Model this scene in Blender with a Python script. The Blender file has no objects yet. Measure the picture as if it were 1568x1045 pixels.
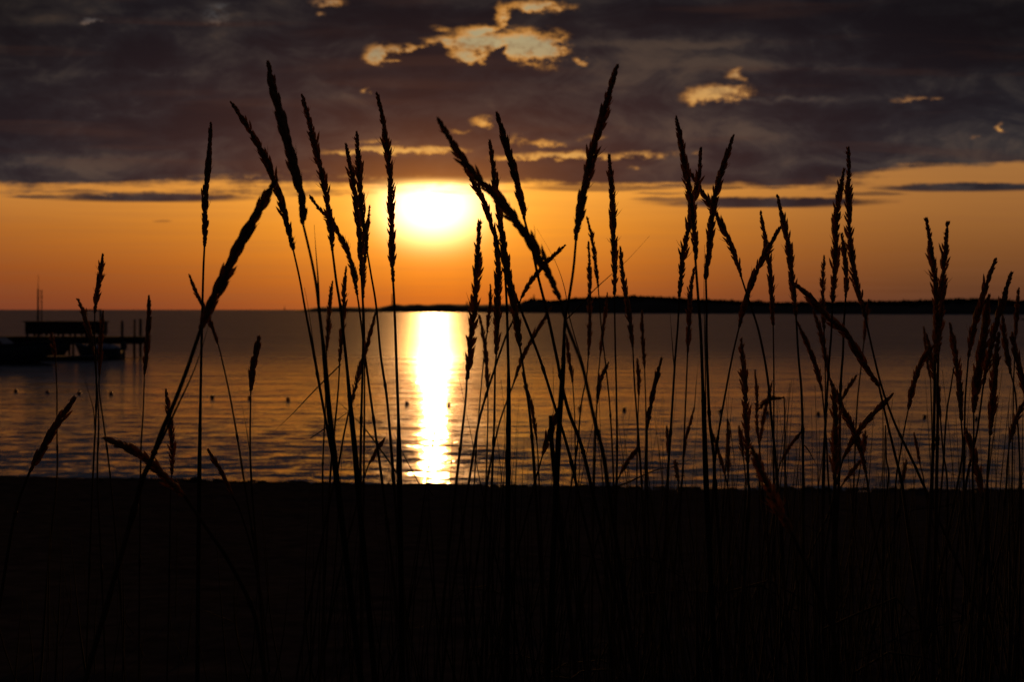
import bpy, math, random
import numpy as np
from mathutils import Vector, Matrix

# ------------------------------------------------------------------ camera
scene = bpy.context.scene
CAM_Z = 3.0            # metres above the water
F = 2178.0             # focal length in photograph pixels (50 mm on 36 mm film)
HX, HY = 784.0, 474.5  # principal column and horizon row of the photograph
cam_data = bpy.data.cameras.new('camera')
cam = bpy.data.objects.new('camera', cam_data)
scene.collection.objects.link(cam)
cam.location = (0, 0, CAM_Z)
cam.rotation_euler = (math.radians(90), 0, 0)
cam_data.lens = 50.0
cam_data.sensor_width = 36.0
cam_data.shift_y = -48.0/1568.0
cam_data.clip_start = 0.05
cam_data.clip_end = 120000.0
cam_data.dof.use_dof = True
cam_data.dof.focus_distance = 2.0
cam_data.dof.aperture_fstop = 12.0
scene.camera = cam

# ------------------------------------------------------------------ exposure
scene.view_settings.view_transform = 'Standard'
scene.view_settings.look = 'None'
scene.view_settings.exposure = 0.0
scene.view_settings.gamma = 1.0

# ------------------------------------------------------------------ sun
SUN_X, SUN_Y = 665.0, 322.0
sun_dir = Vector(((SUN_X-HX)/F, 1.0, (HY-SUN_Y)/F)).normalized()
sun_data = bpy.data.lights.new('sun', 'SUN')
sun_data.energy = 0.8
sun_data.angle = math.radians(0.53)
sun_data.color = (1.0, 0.44, 0.12)
sun = bpy.data.objects.new('sun', sun_data)
scene.collection.objects.link(sun)
sun.rotation_euler = (-sun_dir).to_track_quat('-Z', 'Y').to_euler()
sun.location = (0, 0, 50)

# ------------------------------------------------------------------ sky
world = bpy.data.worlds.new('World')
scene.world = world
world.use_nodes = True
wt = world.node_tree
wt.nodes.clear()
try:
    world.cycles.sampling_method = 'MANUAL'
    world.cycles.sample_map_resolution = 2048
except Exception:
    pass

class Ex:
    tree = wt
    def __init__(s, v): s.v = v
    @staticmethod
    def op(kind, *a, clamp=False):
        n = Ex.tree.nodes.new('ShaderNodeMath'); n.operation = kind; n.use_clamp = clamp
        for i, x in enumerate(a):
            x = x.v if isinstance(x, Ex) else x
            if isinstance(x, (int, float)): n.inputs[i].default_value = x
            else: Ex.tree.links.new(x, n.inputs[i])
        return Ex(n.outputs[0])
    def __add__(s, o): return Ex.op('ADD', s, o)
    __radd__ = __add__
    def __sub__(s, o): return Ex.op('SUBTRACT', s, o)
    def __rsub__(s, o): return Ex.op('SUBTRACT', o, s)
    def __mul__(s, o): return Ex.op('MULTIPLY', s, o)
    __rmul__ = __mul__
    def __truediv__(s, o): return Ex.op('DIVIDE', s, o)
    def __rtruediv__(s, o): return Ex.op('DIVIDE', o, s)

def step(x, a, b):
    n = Ex.tree.nodes.new('ShaderNodeMapRange'); n.interpolation_type = 'SMOOTHSTEP'; n.clamp = True
    rev = a > b
    lo, hi = (b, a) if rev else (a, b)
    for k, v in (('From Min', lo), ('From Max', hi), ('To Min', 1.0 if rev else 0.0), ('To Max', 0.0 if rev else 1.0)):
        n.inputs[k].default_value = v
    if isinstance(x, Ex): Ex.tree.links.new(x.v, n.inputs['Value'])
    return Ex(n.outputs['Result'])
def exp(x): return Ex.op('EXPONENT', x)
def emax(a, b): return Ex.op('MAXIMUM', a, b)
def emin(a, b): return Ex.op('MINIMUM', a, b)
def vec(x, y, z=0.0):
    n = Ex.tree.nodes.new('ShaderNodeCombineXYZ')
    for i, c in enumerate((x, y, z)):
        if isinstance(c, Ex): Ex.tree.links.new(c.v, n.inputs[i])
        else: n.inputs[i].default_value = c
    return n.outputs[0]
def noise(x, y, z=0.0, detail=4, rough=0.5, dist=0.0):
    n = Ex.tree.nodes.new('ShaderNodeTexNoise')
    Ex.tree.links.new(vec(x, y, z), n.inputs['Vector'])
    n.inputs['Scale'].default_value = 1.0; n.inputs['Detail'].default_value = detail
    n.inputs['Roughness'].default_value = rough; n.inputs['Distortion'].default_value = dist
    return Ex(n.outputs['Fac'])
def ramp(x, stops, interp='LINEAR'):
    n = Ex.tree.nodes.new('ShaderNodeValToRGB'); r = n.color_ramp; r.interpolation = interp
    while len(r.elements) < len(stops): r.elements.new(0.5)
    for e, (p, c) in zip(r.elements, stops): e.position = p; e.color = (*c, 1)
    Ex.tree.links.new(x.v, n.inputs[0])
    return n.outputs[0]
def mix(f, a, b, mode='MIX'):
    n = Ex.tree.nodes.new('ShaderNodeMix'); n.data_type = 'RGBA'; n.blend_type = mode
    for k, c in ((0, f), (6, a), (7, b)):
        c = c.v if isinstance(c, Ex) else c
        if isinstance(c, (int, float)): n.inputs[k].default_value = c
        elif isinstance(c, tuple): n.inputs[k].default_value = (*c, 1)
        else: Ex.tree.links.new(c, n.inputs[k])
    return n.outputs[2]
def S(r, g, b):
    f = lambda v: (v/255/12.92) if v/255 <= 0.04045 else ((v/255+0.055)/1.055)**2.4
    return (f(r), f(g), f(b))
def scale(c, k):                    # colour times a value
    return mix(1.0, c, ramp(k, [(0, (0, 0, 0)), (1, (1, 1, 1))]), 'MULTIPLY')

tc = wt.nodes.new('ShaderNodeTexCoord')
sp = wt.nodes.new('ShaderNodeSeparateXYZ'); wt.links.new(tc.outputs['Generated'], sp.inputs[0])
dx, dy, dz = (Ex(sp.outputs[i]) for i in range(3))
az = Ex.op('ARCTAN2', dx, dy)
hyp = emax(Ex.op('SQRT', dx*dx + dy*dy), 0.15)
a2 = az*az
# sky coordinates in units of 1/2178 radian: X to the right of north-west, Y downwards, horizon at 474.5
X = az*(1 + a2*0.3333)*F + HX
Y = HY - (dz/hyp)*(1 + a2*0.5)*F

# --- sheets of cloud: warps
w1 = noise(X*(1/170), Y*(1/60), 1.3, 5, 0.55)
w2 = noise(X*(1/170), Y*(1/60), 7.7, 5, 0.55)
w3 = noise(X*(1/38), Y*(1/20), 3.1, 5, 0.6)
w4 = noise(X*(1/38), Y*(1/20), 9.4, 5, 0.6)
w5 = noise(X*(1/300), Y*(1/16), 5.1, 4, 0.55)
Xw = X + (w1-0.5)*70 + (w3-0.5)*56
Yw = Y + (w2-0.5)*26 + (w4-0.5)*30
w7 = noise(X*(1/420), Y*(1/45), 15.5, 5, 0.6)
Ys = Y + (w5-0.5)*34 + (w4-0.5)*22 + (w7-0.5)*70 + (w2-0.5)*14

w6 = noise(X*(1/15), Y*(1/10), 6.6, 5, 0.6)
Xh = X + (w3-0.5)*44 + (w6-0.5)*16 + (w5-0.5)*16
Yh = Y + (w4-0.5)*24 + (w6-0.5)*8

def blob(cx, cy, sx, sy, xx=None, yy=None, soft=2.0):
    ex_ = ((xx or Xh) - cx)*(1/sx); ey = ((yy or Yh) - cy)*(1/sy)
    return exp((ex_*ex_ + ey*ey)*(-soft*0.5))

# --- the great cloud deck and the bars below it
base = 286 - exp((X-662)*(X-662)*(-1/(120*120)))*(-7) + 2 - step(X, 1180, 1480)*30 - step(X, 470, 200)*4
C = step(Ys - base, 9, -9)
def bar(cx, cy, sx, sy, k=1.0):
    ex_ = (X + (w1-0.5)*60 - cx)*(1/sx); ey = (Y + (w4-0.5)*6 + (w5-0.5)*5 - cy)*(1/sy)
    return step(1 - ex_*ex_ - ey*ey + (w7-0.5)*1.3 + (w4-0.5)*0.7, 0.05, 0.85)*k
for b in [(230, 302, 215, 11), (120, 293, 60, 4, .6), (60, 301, 70, 5, .8), (1165, 310, 215, 10.5), (1020, 305, 70, 6, .7), (1490, 287, 190, 9), (1330, 297, 70, 4, .6),
          (250, 338, 18, 2.5, .35), (1100, 288, 60, 4, .7), (700, 289, 60, 3, .5), (930, 288, 130, 6, .7), (1010, 296, 50, 3, .5), (1050, 284, 60, 4, .8)]:
    C = emax(C, bar(*b))

# --- colour of the open band above the horizon
t = (Y - 240)*(1/240)
near = ramp(t, [(0, S(232, 166, 84)), (.22, S(240, 166, 66)), (.45, S(232, 146, 46)), (.68, S(216, 120, 34)), (.86, S(204, 102, 30)), (1, S(190, 88, 32))])
far = ramp(t, [(0, S(164, 108, 62)), (.22, S(168, 108, 54)), (.45, S(146, 83, 40)), (.72, S(128, 64, 33)), (1, S(108, 52, 37))])
rightc = ramp(t, [(0, S(146, 98, 56)), (.3, S(138, 90, 50)), (.6, S(112, 70, 40)), (.85, S(90, 55, 37)), (1, S(80, 48, 38))])
ux = Ex.op('ABSOLUTE', X - 665)
wn = exp(ux*(-1/230))*1.12
wn = emin(wn, 1.0)
band = mix(wn, far, near)
band = mix(step(X, 850, 1520), band, rightc)
# faint streaks of thin cloud in the band
stv = noise(X*(1/260), Y*(1/9), 2.2, 4, 0.6)
band = mix(step(stv, 0.35, 0.75)*0.20, band, S(118, 74, 50))

# --- cloud colour
n1 = noise(X*(1/330), Y*(1/88), 4.0, 4, 0.48, 0.4)
n2 = noise(X*(1/125), Y*(1/62), 8.0, 6, 0.58, 0.9)
n8 = noise(X*(1/52), Y*(1/34), 18.0, 5, 0.6, 0.6)
n3 = noise(X*(1/420), Y*(1/30), 12.0, 4, 0.5, 0.3)
mass = None
for cx, cy, sx, sy, k in [(215, 95, 90, 42, -.14), (330, 175, 150, 26, -.10), (1215, 128, 95, 30, -.17), (1230, 178, 130, 20, -.10), (1080, 22, 180, 18, -.10), (1450, 70, 170, 45, -.12), (640, 30, 120, 22, -.08), (80, 170, 120, 30, -.10),
                          (1000, 66, 190, 9, .12), (1160, 100, 150, 9, .09), (900, 130, 90, 40, .07), (1060, 195, 120, 30, .06), (500, 150, 90, 40, .07), (120, 15, 160, 16, .04), (230, 112, 130, 7, .07), (1300, 215, 200, 18, .05), (1190, 152, 110, 5, .10), (100, 250, 260, 14, .07)]:
    g = blob(cx, cy, sx, sy)*k
    mass = g if mass is None else mass + g
cl = ramp(step(n1*0.46 + n2*0.40 + n8*0.14 + mass, 0.36, 0.66), [(0, S(17, 22, 30)), (.35, S(30, 33, 39)), (.65, S(50, 48, 49)), (1, S(80, 68, 60))])
cl = mix(step(n3, 0.52, 0.74)*0.42, cl, S(66, 45, 39))
dim = 0.58 + 0.42*step(Y, -60, 250)
dark_r = 1 - step(X, 1150, 1600)*step(Y, 210, 20)*0.45 - step(X, 260, -60)*step(Y, 240, 20)*0.42
cl = scale(cl, dim*dark_r)
cl = mix(step(Y, 10, -160)*0.8, cl, S(50, 50, 60))
# red-brown light carried by the deck round the sun
rr = Ex.op('SQRT', (X-665)*(X-665)*0.20 + (Y-300)*(Y-300)*1.0)
cl = mix(exp(rr*(-1/60))*0.9, cl, S(158, 84, 38))
rb = Ex.op('SQRT', (X-700)*(X-700)*0.10 + (Y-300)*(Y-300)*1.0)
cl = mix(exp(rb*(-1/135))*0.55, cl, S(100, 60, 44))

# --- breaks in the deck
H = None
holes = [(578, 82, 18, 13, 1.1), (608, 76, 24, 6, .9), (606, 94, 22, 5, .8), (640, 70, 22, 4, .7), (690, 62, 40, 7, .9), (672, 42, 16, 6, .35), (735, 66, 52, 16, 1.15), (800, 70, 46, 20, 1.3), (840, 74, 20, 20, 1.1), (735, 48, 34, 9, .9), (768, 24, 9, 20, .62),
         (712, 86, 34, 13, 1.0), (820, 8, 42, 8, .75), (872, 12, 22, 6, .35), (888, 92, 8, 7, .75), (1098, 143, 42, 11, 1.25), (1062, 150, 12, 8, .8), (1128, 118, 16, 12, .7), (1128, 106, 10, 4, .6), (560, 142, 8, 5, .85),
         (1400, 152, 32, 4, .50), (1435, 149, 12, 4, .4), (1530, 197, 6, 8, .8), (1488, 210, 8, 3, .4), (600, 230, 80, 4.5, 1.1), (570, 217, 34, 4, .5), (665, 229, 32, 4, 1.0), (735, 185, 15, 7, .75), (700, 200, 24, 4, .3),
         (870, 238, 62, 5, 1.05), (800, 240, 40, 4, .8), (835, 218, 24, 5, .75), (790, 214, 20, 10, .4), (980, 238, 56, 6, .65), (1050, 232, 30, 5, .4), (975, 258, 16, 4, .5), (905, 210, 20, 6, .35), (560, 270, 130, 4, .35),
         (360, 268, 90, 3, .32), (440, 262, 60, 3, .3), (135, 31, 12, 5, .5), (488, 22, 8, 6, .55), (330, 20, 26, 16, .42), (500, 3, 26, 7, .6), (160, 295, 50, 4, .4), (1010, 285, 90, 3, .4)]
for cx, cy, sx, sy, k in holes:
    g = blob(cx, cy, sx*1.15, sy*1.15)*k
    H = g if H is None else emax(H, g)
# cumulus tops that cover part of the breaks
for cx, cy, sx, sy, k in [(655, 106, 38, 30, 1.1), (640, 120, 60, 20, 1.0), (764, 98, 16, 20, 1.3), (768, 76, 7, 10, .9), (1124, 125, 9, 7, .55), (700, 120, 60, 20, .8)]:
    H = H - blob(cx, cy, sx, sy, None, None, 2.6)*k
near_h = emin(1, emax(H, 0)*2.6)
H = H - ((w3-0.5)*0.9 + (w6-0.5)*1.1 + (w4-0.5)*0.7)*near_h
hole = step(H, 0.12, 0.80)
inner = step(H, 0.45, 1.0)
blue_x = exp(Ex.op('ABSOLUTE', X - 760)*(-1/330))
edge_c = mix(blue_x, S(120, 84, 58), S(234, 156, 66))
in_c = mix(step(Y, 40, 200), mix(blue_x, S(90, 92, 92), S(182, 164, 122)), S(232, 168, 84))
hole_c = mix(inner, edge_c, in_c)
hole_c = mix(step(w4*0.5 + w6*0.5, 0.44, 0.64)*0.55, hole_c, S(128, 92, 62))
hole_c = mix(step(X, 540, 380)*step(Y, 60, 20)*0.9, hole_c, S(74, 82, 88))
leftdim = 1 - step(X, 560, 450)*0.0
cl = mix(hole*0.92, cl, hole_c)

# --- sun: disc widened by camera bloom, painted as glow into sky and cloud colour
sxn = (X - 663)*(1/63); syn = (Y - 315)*(1/45)
sr = Ex.op('SQRT', sxn*sxn + syn*syn)
glow_in = exp(Ex.op('POWER', sr, 2.2)*-1.0)
glow_mid = exp(Ex.op('POWER', Ex.op('SQRT', (X-664)*(X-664)*(1/(105*105)) + (Y-322)*(Y-322)*(1/(52*52))), 1.5)*-1.0)
glow_out = exp(Ex.op('SQRT', (X-664)*(X-664)*(1/(170*170)) + (Y-330)*(Y-330)*(1/(95*95)))*-1.0)
open_ = 1 - C*0.985
# clear-air sky from the physical model, seen only where the cloud is open
nish = wt.nodes.new('ShaderNodeTexSky'); nish.sky_type = 'NISHITA'; nish.sun_disc = False
nish.sun_elevation = math.asin(sun_dir.z); nish.sun_rotation = math.atan2(sun_dir.x, sun_dir.y)
nish.air_density = 1.6; nish.dust_density = 4.0; nish.ozone_density = 1.0
nsky = mix(1.0, nish.outputs[0], (0.012, 0.012, 0.012), 'MULTIPLY')

def addc(a, f, c):     # a + f*c, unclamped
    vm = wt.nodes.new('ShaderNodeVectorMath'); vm.operation = 'SCALE'
    vm.inputs[0].default_value = c
    wt.links.new(f.v, vm.inputs['Scale'])
    va = wt.nodes.new('ShaderNodeVectorMath'); va.operation = 'ADD'
    wt.links.new(a, va.inputs[0]); wt.links.new(vm.outputs[0], va.inputs[1])
    return va.outputs[0]
band = addc(band, glow_out, (0.22, 0.08, 0.003))
band = addc(band, glow_mid, (0.50, 0.26, 0.035))
band = addc(band, glow_in, (6.0, 3.2, 1.6))
va = wt.nodes.new('ShaderNodeVectorMath'); va.operation = 'ADD'
wt.links.new(band, va.inputs[0]); wt.links.new(nsky, va.inputs[1])
band = va.outputs[0]
cl = addc(cl, glow_mid, (0.50, 0.17, 0.012))
cl = addc(cl, glow_in*step(Y, 268, 290), (5.0, 2.9, 0.8))
def vmix(f, a, b):
    n = wt.nodes.new('ShaderNodeMix'); n.data_type = 'VECTOR'; n.clamp_factor = True
    wt.links.new(f.v, n.inputs[0]); wt.links.new(a, n.inputs[4]); wt.links.new(b, n.inputs[5])
    return n.outputs[1]
sky = vmix(C, band, cl)
# away from the sunset the cloudy sky is plain dusk grey
back = step(Ex.op('ABSOLUTE', az), 0.7, 1.7)
grey = wt.nodes.new('ShaderNodeRGB'); grey.outputs[0].default_value = (0.010, 0.010, 0.014, 1)
sky = vmix(back, sky, grey.outputs[0])
bg = wt.nodes.new('ShaderNodeBackground'); bg.inputs['Strength'].default_value = 1.0
wt.links.new(sky, bg.inputs['Color'])
wo = wt.nodes.new('ShaderNodeOutputWorld'); wt.links.new(bg.outputs[0], wo.inputs['Surface'])

# ------------------------------------------------------------------ helpers
COL = scene.collection
def P(x, y, d):        # point at distance d seen in direction (x, y) of the photograph
    return Vector(((x-HX)/F*d, d, CAM_Z - (y-HY)/F*d))

def mesh_obj(name, verts, faces, mat, parent=None, smooth=True):
    me = bpy.data.meshes.new(name)
    me.from_pydata([tuple(v) for v in verts], [], faces)
    me.materials.append(mat)
    if smooth: me.polygons.foreach_set('use_smooth', [True]*len(me.polygons))
    me.update()
    o = bpy.data.objects.new(name, me); COL.objects.link(o)
    if parent:
        o.parent = parent
        me.transform(Matrix.Translation(-parent.location))
    return o
def tag(o, label=None, cat=None, group=None, kind=None):
    if label: o['label'] = label
    if cat: o['category'] = cat
    if group: o['group'] = group
    if kind: o['kind'] = kind
    return o
def empty(name, loc, label, cat, group=None):
    o = bpy.data.objects.new(name, None); COL.objects.link(o); o.location = loc
    o.empty_display_size = 0.1
    return tag(o, label, cat, group)

class MB:
    def __init__(s): s.v = []; s.f = []
    def add(s, vs, fs):
        b = len(s.v); s.v += [tuple(v) for v in vs]; s.f += [tuple(i+b for i in f) for f in fs]
    def box(s, x0, x1, y0, y1, z0, z1):
        s.add([(x0,y0,z0),(x1,y0,z0),(x1,y1,z0),(x0,y1,z0),(x0,y0,z1),(x1,y0,z1),(x1,y1,z1),(x0,y1,z1)],
              [(0,3,2,1),(4,5,6,7),(0,1,5,4),(1,2,6,5),(2,3,7,6),(3,0,4,7)])
    def tube(s, pts, rad, n=6, cap=True):
        pts = [Vector(p) for p in pts]
        u = None; rings = []
        for i, p in enumerate(pts):
            t_ = (pts[min(i+1, len(pts)-1)] - pts[max(i-1, 0)]).normalized()
            if u is None: u = t_.orthogonal().normalized()
            u = (u - t_*u.dot(t_)).normalized(); w = t_.cross(u)
            r = rad[i] if hasattr(rad, '__len__') else rad
            rings.append([p + (u*math.cos(k*2*math.pi/n) + w*math.sin(k*2*math.pi/n))*r for k in range(n)])
        vs = [v for r in rings for v in r]; fs = []
        for i in range(len(pts)-1):
            for k in range(n):
                fs.append((i*n+k, i*n+(k+1) % n, (i+1)*n+(k+1) % n, (i+1)*n+k))
        if cap:
            fs.append(tuple(range(n))[::-1]); fs.append(tuple((len(pts)-1)*n+k for k in range(n)))
        s.add(vs, fs)
    def build(s, name, mat, parent=None, smooth=False):
        return mesh_obj(name, s.v, s.f, mat, parent, smooth)

def material(name, col, rough=0.7, var=0.25, scale_=20.0, transl=0.0, spec=0.3, stretch=(1, 1, 1), bump=0.0, col2=None):
    m = bpy.data.materials.new(name); m.use_nodes = True; t_ = m.node_tree; ns = t_.nodes; ln = t_.links
    b = ns['Principled BSDF']; b.inputs['Roughness'].default_value = rough; b.inputs['Specular IOR Level'].default_value = spec
    c = ns.new('ShaderNodeTexCoord'); mp = ns.new('ShaderNodeMapping'); mp.inputs['Scale'].default_value = stretch
    ln.new(c.outputs['Object'], mp.inputs[0])
    nz = ns.new('ShaderNodeTexNoise'); nz.inputs['Scale'].default_value = scale_; nz.inputs['Detail'].default_value = 6
    ln.new(mp.outputs[0], nz.inputs['Vector'])
    r = ns.new('ShaderNodeValToRGB'); r.color_ramp.elements[0].position = 0.3; r.color_ramp.elements[1].position = 0.7
    c2 = col2 or tuple(min(1, v*(1+var)) for v in col)
    r.color_ramp.elements[0].color = (*[v*(1-var) for v in col], 1); r.color_ramp.elements[1].color = (*c2, 1)
    ln.new(nz.outputs['Fac'], r.inputs[0]); ln.new(r.outputs[0], b.inputs['Base Color'])
    if bump:
        bp = ns.new('ShaderNodeBump'); bp.inputs['Strength'].default_value = 0.6; bp.inputs['Distance'].default_value = bump
        ln.new(nz.outputs['Fac'], bp.inputs['Height']); ln.new(bp.outputs[0], b.inputs['Normal'])
    if transl:
        tr = ns.new('ShaderNodeBsdfTranslucent'); ln.new(r.outputs[0], tr.inputs[0])
        mx = ns.new('ShaderNodeMixShader'); mx.inputs[0].default_value = transl
        ln.new(b.outputs[0], mx.inputs[1]); ln.new(tr.outputs[0], mx.inputs[2])
        ln.new(mx.outputs[0], ns['Material Output'].inputs['Surface'])
    return m

# ------------------------------------------------------------------ beach
_cx = np.array([-6000, 0, 200, 400, 560, 700, 1000, 1300, 1568, 6000]); _cy = np.array([731, 733, 735, 738, 743, 745, 748, 751, 752, 753])
def crest_z(xm): return CAM_Z - 18.0*(np.interp(xm/18.0*F + HX, _cx, _cy) - HY)/F
def ground_z(x, y, z0=None):
    cz = crest_z(x)
    if y < 3: z = 2.2
    elif y < 18: z = 2.2 + (cz-2.2)*(y-3)/15
    else: z = cz - (y-18)*0.17 - max(0, y-24)*0.02
    return max(z, -3.0)
rng = np.random.default_rng(5)
gx = np.concatenate([-np.geomspace(400, 9, 30), np.linspace(-8.5, 8.5, 171), np.geomspace(9, 400, 30)])
gy = np.concatenate([-np.geomspace(300, 1.2, 22), np.linspace(-1, 6, 71), np.linspace(6.15, 16.5, 60), np.linspace(16.6, 19.5, 50), np.linspace(19.8, 40, 40)])
def vnoise(a, b, seed):
    def h(i, j): 
        v = np.sin(i*127.1 + j*311.7 + seed*74.7)*43758.5453
        return v - np.floor(v)
    i = np.floor(a); j = np.floor(b); u = a-i; v = b-j; u = u*u*(3-2*u); v = v*v*(3-2*v)
    return (h(i,j)*(1-u)+h(i+1,j)*u)*(1-v) + (h(i,j+1)*(1-u)+h(i+1,j+1)*u)*v - 0.5
GX, GY = np.meshgrid(gx, gy)
GZ = np.vectorize(ground_z)(GX, GY)
nearw = np.clip((GY-6)/8, 0.25, 1)
GZ += vnoise(GX*1.1, GY*1.1, 1)*0.05*nearw + vnoise(GX*3.1, GY*3.1, 2)*0.035*nearw + vnoise(GX*7.3, GY*7.3, 3)*0.02 + vnoise(GX*0.3, GY*0.3, 9)*0.05
ny, nx = GX.shape
verts = np.stack([GX, GY, GZ], -1).reshape(-1, 3)
idx = np.arange(ny*nx).reshape(ny, nx)
faces = np.stack([idx[:-1,:-1], idx[:-1,1:], idx[1:,1:], idx[1:,:-1]], -1).reshape(-1, 4)
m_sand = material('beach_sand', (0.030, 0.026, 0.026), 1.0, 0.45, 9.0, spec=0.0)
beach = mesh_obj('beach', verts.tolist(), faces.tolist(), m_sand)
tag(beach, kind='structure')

# dried weed and stones along the top of the beach
m_weed = material('dry_weed', (0.035, 0.026, 0.018), 0.95, 0.5, 40.0, spec=0.1)
random.seed(11)
mb = MB()
for k in range(420):
    x = random.uniform(-8.5, 8.5); y = 18 + random.gauss(0, .35)
    s = random.uniform(.012, .035)*(1.6 if random.random() < .1 else 1)
    z = ground_z(x, y) + s*0.2
    n = 6; vs = [(x, y, z+s*random.uniform(.6, 1.1))]
    for r_, h_ in ((.8, .45), (1.1, -.2)):
        for q in range(n):
            a = q*2*math.pi/n; j = random.uniform(.75, 1.25)
            vs.append((x+math.cos(a)*s*r_*j*1.9, y+math.sin(a)*s*r_*j*1.4, z+s*h_*random.uniform(.8, 1.2)))
    fs = [(0, 1+q, 1+(q+1) % n) for q in range(n)] + [(1+q, 7+q, 7+(q+1) % n, 1+(q+1) % n) for q in range(n)]
    mb.add(vs, fs)
tag(mb.build('beach_debris', m_weed, smooth=True), 'low line of dried weed and pebbles along the beach crest', 'seaweed', kind='stuff')

# ------------------------------------------------------------------ water
mw = bpy.data.materials.new('sea_water'); mw.use_nodes = True
Ex.tree = mw.node_tree; wn_ = mw.node_tree.nodes; wl = mw.node_tree.links
pb = wn_['Principled BSDF']
pb.inputs['Base Color'].default_value = (0.008, 0.012, 0.018, 1)
pb.inputs['Roughness'].default_value = 0.06
pb.inputs['IOR'].default_value = 1.333
geo = wn_.new('ShaderNodeNewGeometry'); s3 = wn_.new('ShaderNodeSeparateXYZ'); wl.new(geo.outputs['Position'], s3.inputs[0])
px, py = Ex(s3.outputs[0]), Ex(s3.outputs[1])
# ripples: long crests lying across the view, several sizes, calmer lanes between rougher ones
wa = noise(px*0.35, py*1.15, 0.0, 3, 0.55, 0.3)
wb = noise(px*1.3, py*3.6, 4.0, 3, 0.6, 0.4)
wc = noise(px*0.06 + py*0.01, py*0.22, 9.0, 3, 0.5, 0.2)
lane = noise(px*0.004, py*0.03, 17.0, 3, 0.5, 0.0)
calm = 0.78 + 0.36*step(lane, 0.35, 0.65)
wd = noise(px*0.10, py*0.42, 14.0, 4, 0.6, 0.3)
we = noise(px*0.030, py*0.11, 24.0, 4, 0.6, 0.3)
hgt = (wa*0.06 + wb*0.022)*calm + wc*0.10 + wd*step(py, 30, 70)*0.6*calm + we*step(py, 90, 260)*2.0
bmp = wn_.new('ShaderNodeBump'); bmp.inputs['Strength'].default_value = 1.0; bmp.inputs['Distance'].default_value = 1.0
wl.new(hgt.v, bmp.inputs['Height']); wl.new(bmp.outputs[0], pb.inputs['Normal'])
# fine chop too small to see far away widens the reflection
far_ = step(py, 32, 120)
wl.new((0.075 + 0.265*far_).v, pb.inputs['Roughness'])
# the surface itself: real waves where they are big enough to be seen, finest near the beach
def row_step(y): return max(0.045, y*y*0.000062)
rows = [18.6]
while rows[-1] < 230: rows.append(rows[-1]+row_step(rows[-1]))
rows += list(np.geomspace(250, 60000, 34))
cu = np.concatenate([-np.geomspace(40, .70, 14), np.linspace(-.66, .66, 430), np.geomspace(.70, 40, 14)])
ry = np.array(rows); UU, YY = np.meshgrid(cu, ry); XX = UU*YY
rs = np.maximum(0.045, YY*YY*0.000062)
rw = np.random.default_rng(21); WZ = np.zeros_like(XX)
edge = np.clip((.66-np.abs(UU))/.06, 0, 1)*np.clip((230-YY)/130, 0, 1)
NWV = 90
for k in range(NWV):
    lam = 0.22*(1.7/0.22)**(rw.random()); th = rw.normal(0, .30)
    kx, ky = 2*math.pi/lam*math.sin(th), 2*math.pi/lam*math.cos(th)
    slope = 0.0104*(1.0 if lam < .8 else .50)
    gate = np.clip(lam/(rs*3.0)-1, 0, 1)
    pk = vnoise(XX*.11/lam**.5+k*7.3, YY*.16/lam**.5+k*3.1, k+31)*1.6+.85
    WZ += slope*lam/(2*math.pi)*np.sin(kx*XX+ky*YY+rw.random()*6.28)*gate*pk
WZ *= edge*(.62+.9*(vnoise(XX*.02, YY*.07, 5)+.5))
vs = np.stack([XX, YY, WZ], -1).reshape(-1, 3)
wi = np.arange(XX.size).reshape(XX.shape)
fs = np.stack([wi[:-1,:-1], wi[:-1,1:], wi[1:,1:], wi[1:,:-1]], -1).reshape(-1, 4)
water = mesh_obj('water', vs.tolist(), fs.tolist(), mw, smooth=True)
tag(water, kind='structure')

# ------------------------------------------------------------------ the far shore
m_island = material('island_scrub', (0.030, 0.026, 0.018), 0.95, 0.4, 0.03, spec=0.1)
m_wood = material('far_woodland', (0.028, 0.030, 0.018), 0.95, 0.4, 0.2, spec=0.1)
m_rock = material('shore_rock', (0.10, 0.085, 0.07), 0.9, 0.4, 0.8, spec=0.2)
top_x = [452, 470, 483, 500, 520, 550, 575, 588, 597, 606, 618, 630, 655, 675, 695, 716, 736, 760, 790, 803, 812, 822, 838, 850, 862, 880, 900, 920, 945, 980, 1010, 1040, 1070, 1110, 1150, 1175, 1200, 1250, 1300, 1350, 1400, 1450, 1500, 1530, 1556, 1580, 1640, 1800, 2100, 2600]
top_y = [476.0, 473.5, 471.3, 470.3, 470.3, 470.6, 472, 469.4, 467.5, 465.5, 467.5, 466, 467, 465.5, 466, 466.5, 467, 466, 465, 461, 458, 457.5, 459.5, 460, 459, 456.5, 455.5, 454.5, 453, 453, 454, 457, 458.5, 460, 462.5, 463, 464, 463, 462.5, 462, 461, 458.5, 457.5, 459, 462, 458, 455, 452, 452, 458]
bas_x = [452, 700, 800, 1000, 1300, 1568, 2600]; bas_y = [477.8, 478.6, 479.4, 480.2, 481.3, 482, 483]
def isl_D(x): return CAM_Z*F/(np.interp(x, bas_x, bas_y)-HY)
xs = np.arange(452, 2600, 3.0)
iv = []; NR = 9
for i, x in enumerate(xs):
    D = isl_D(x); ty = np.interp(x, top_x, top_y)
    h = max(0.25, CAM_Z + (HY-ty)/F*(D*1.065) - 1.3*min(1, max(0, (x-790)/60)))
    for r in range(NR):
        q = r/(NR-1); yy = D*(0.985+q*0.16)
        prof = math.sin(min(1, q/0.5)*math.pi/2)**0.75 if q < .5 else math.cos((q-.5)*math.pi*0.9)
        n_ = 1 + 0.10*math.sin(x*0.21+r*1.7)*math.sin(x*0.047+r)
        iv.append(((x-HX)/F*yy, yy, -0.4 + (h+0.4)*max(prof, 0)*(n_ if 0 < r < NR-2 and r != 4 else 1)))
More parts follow.
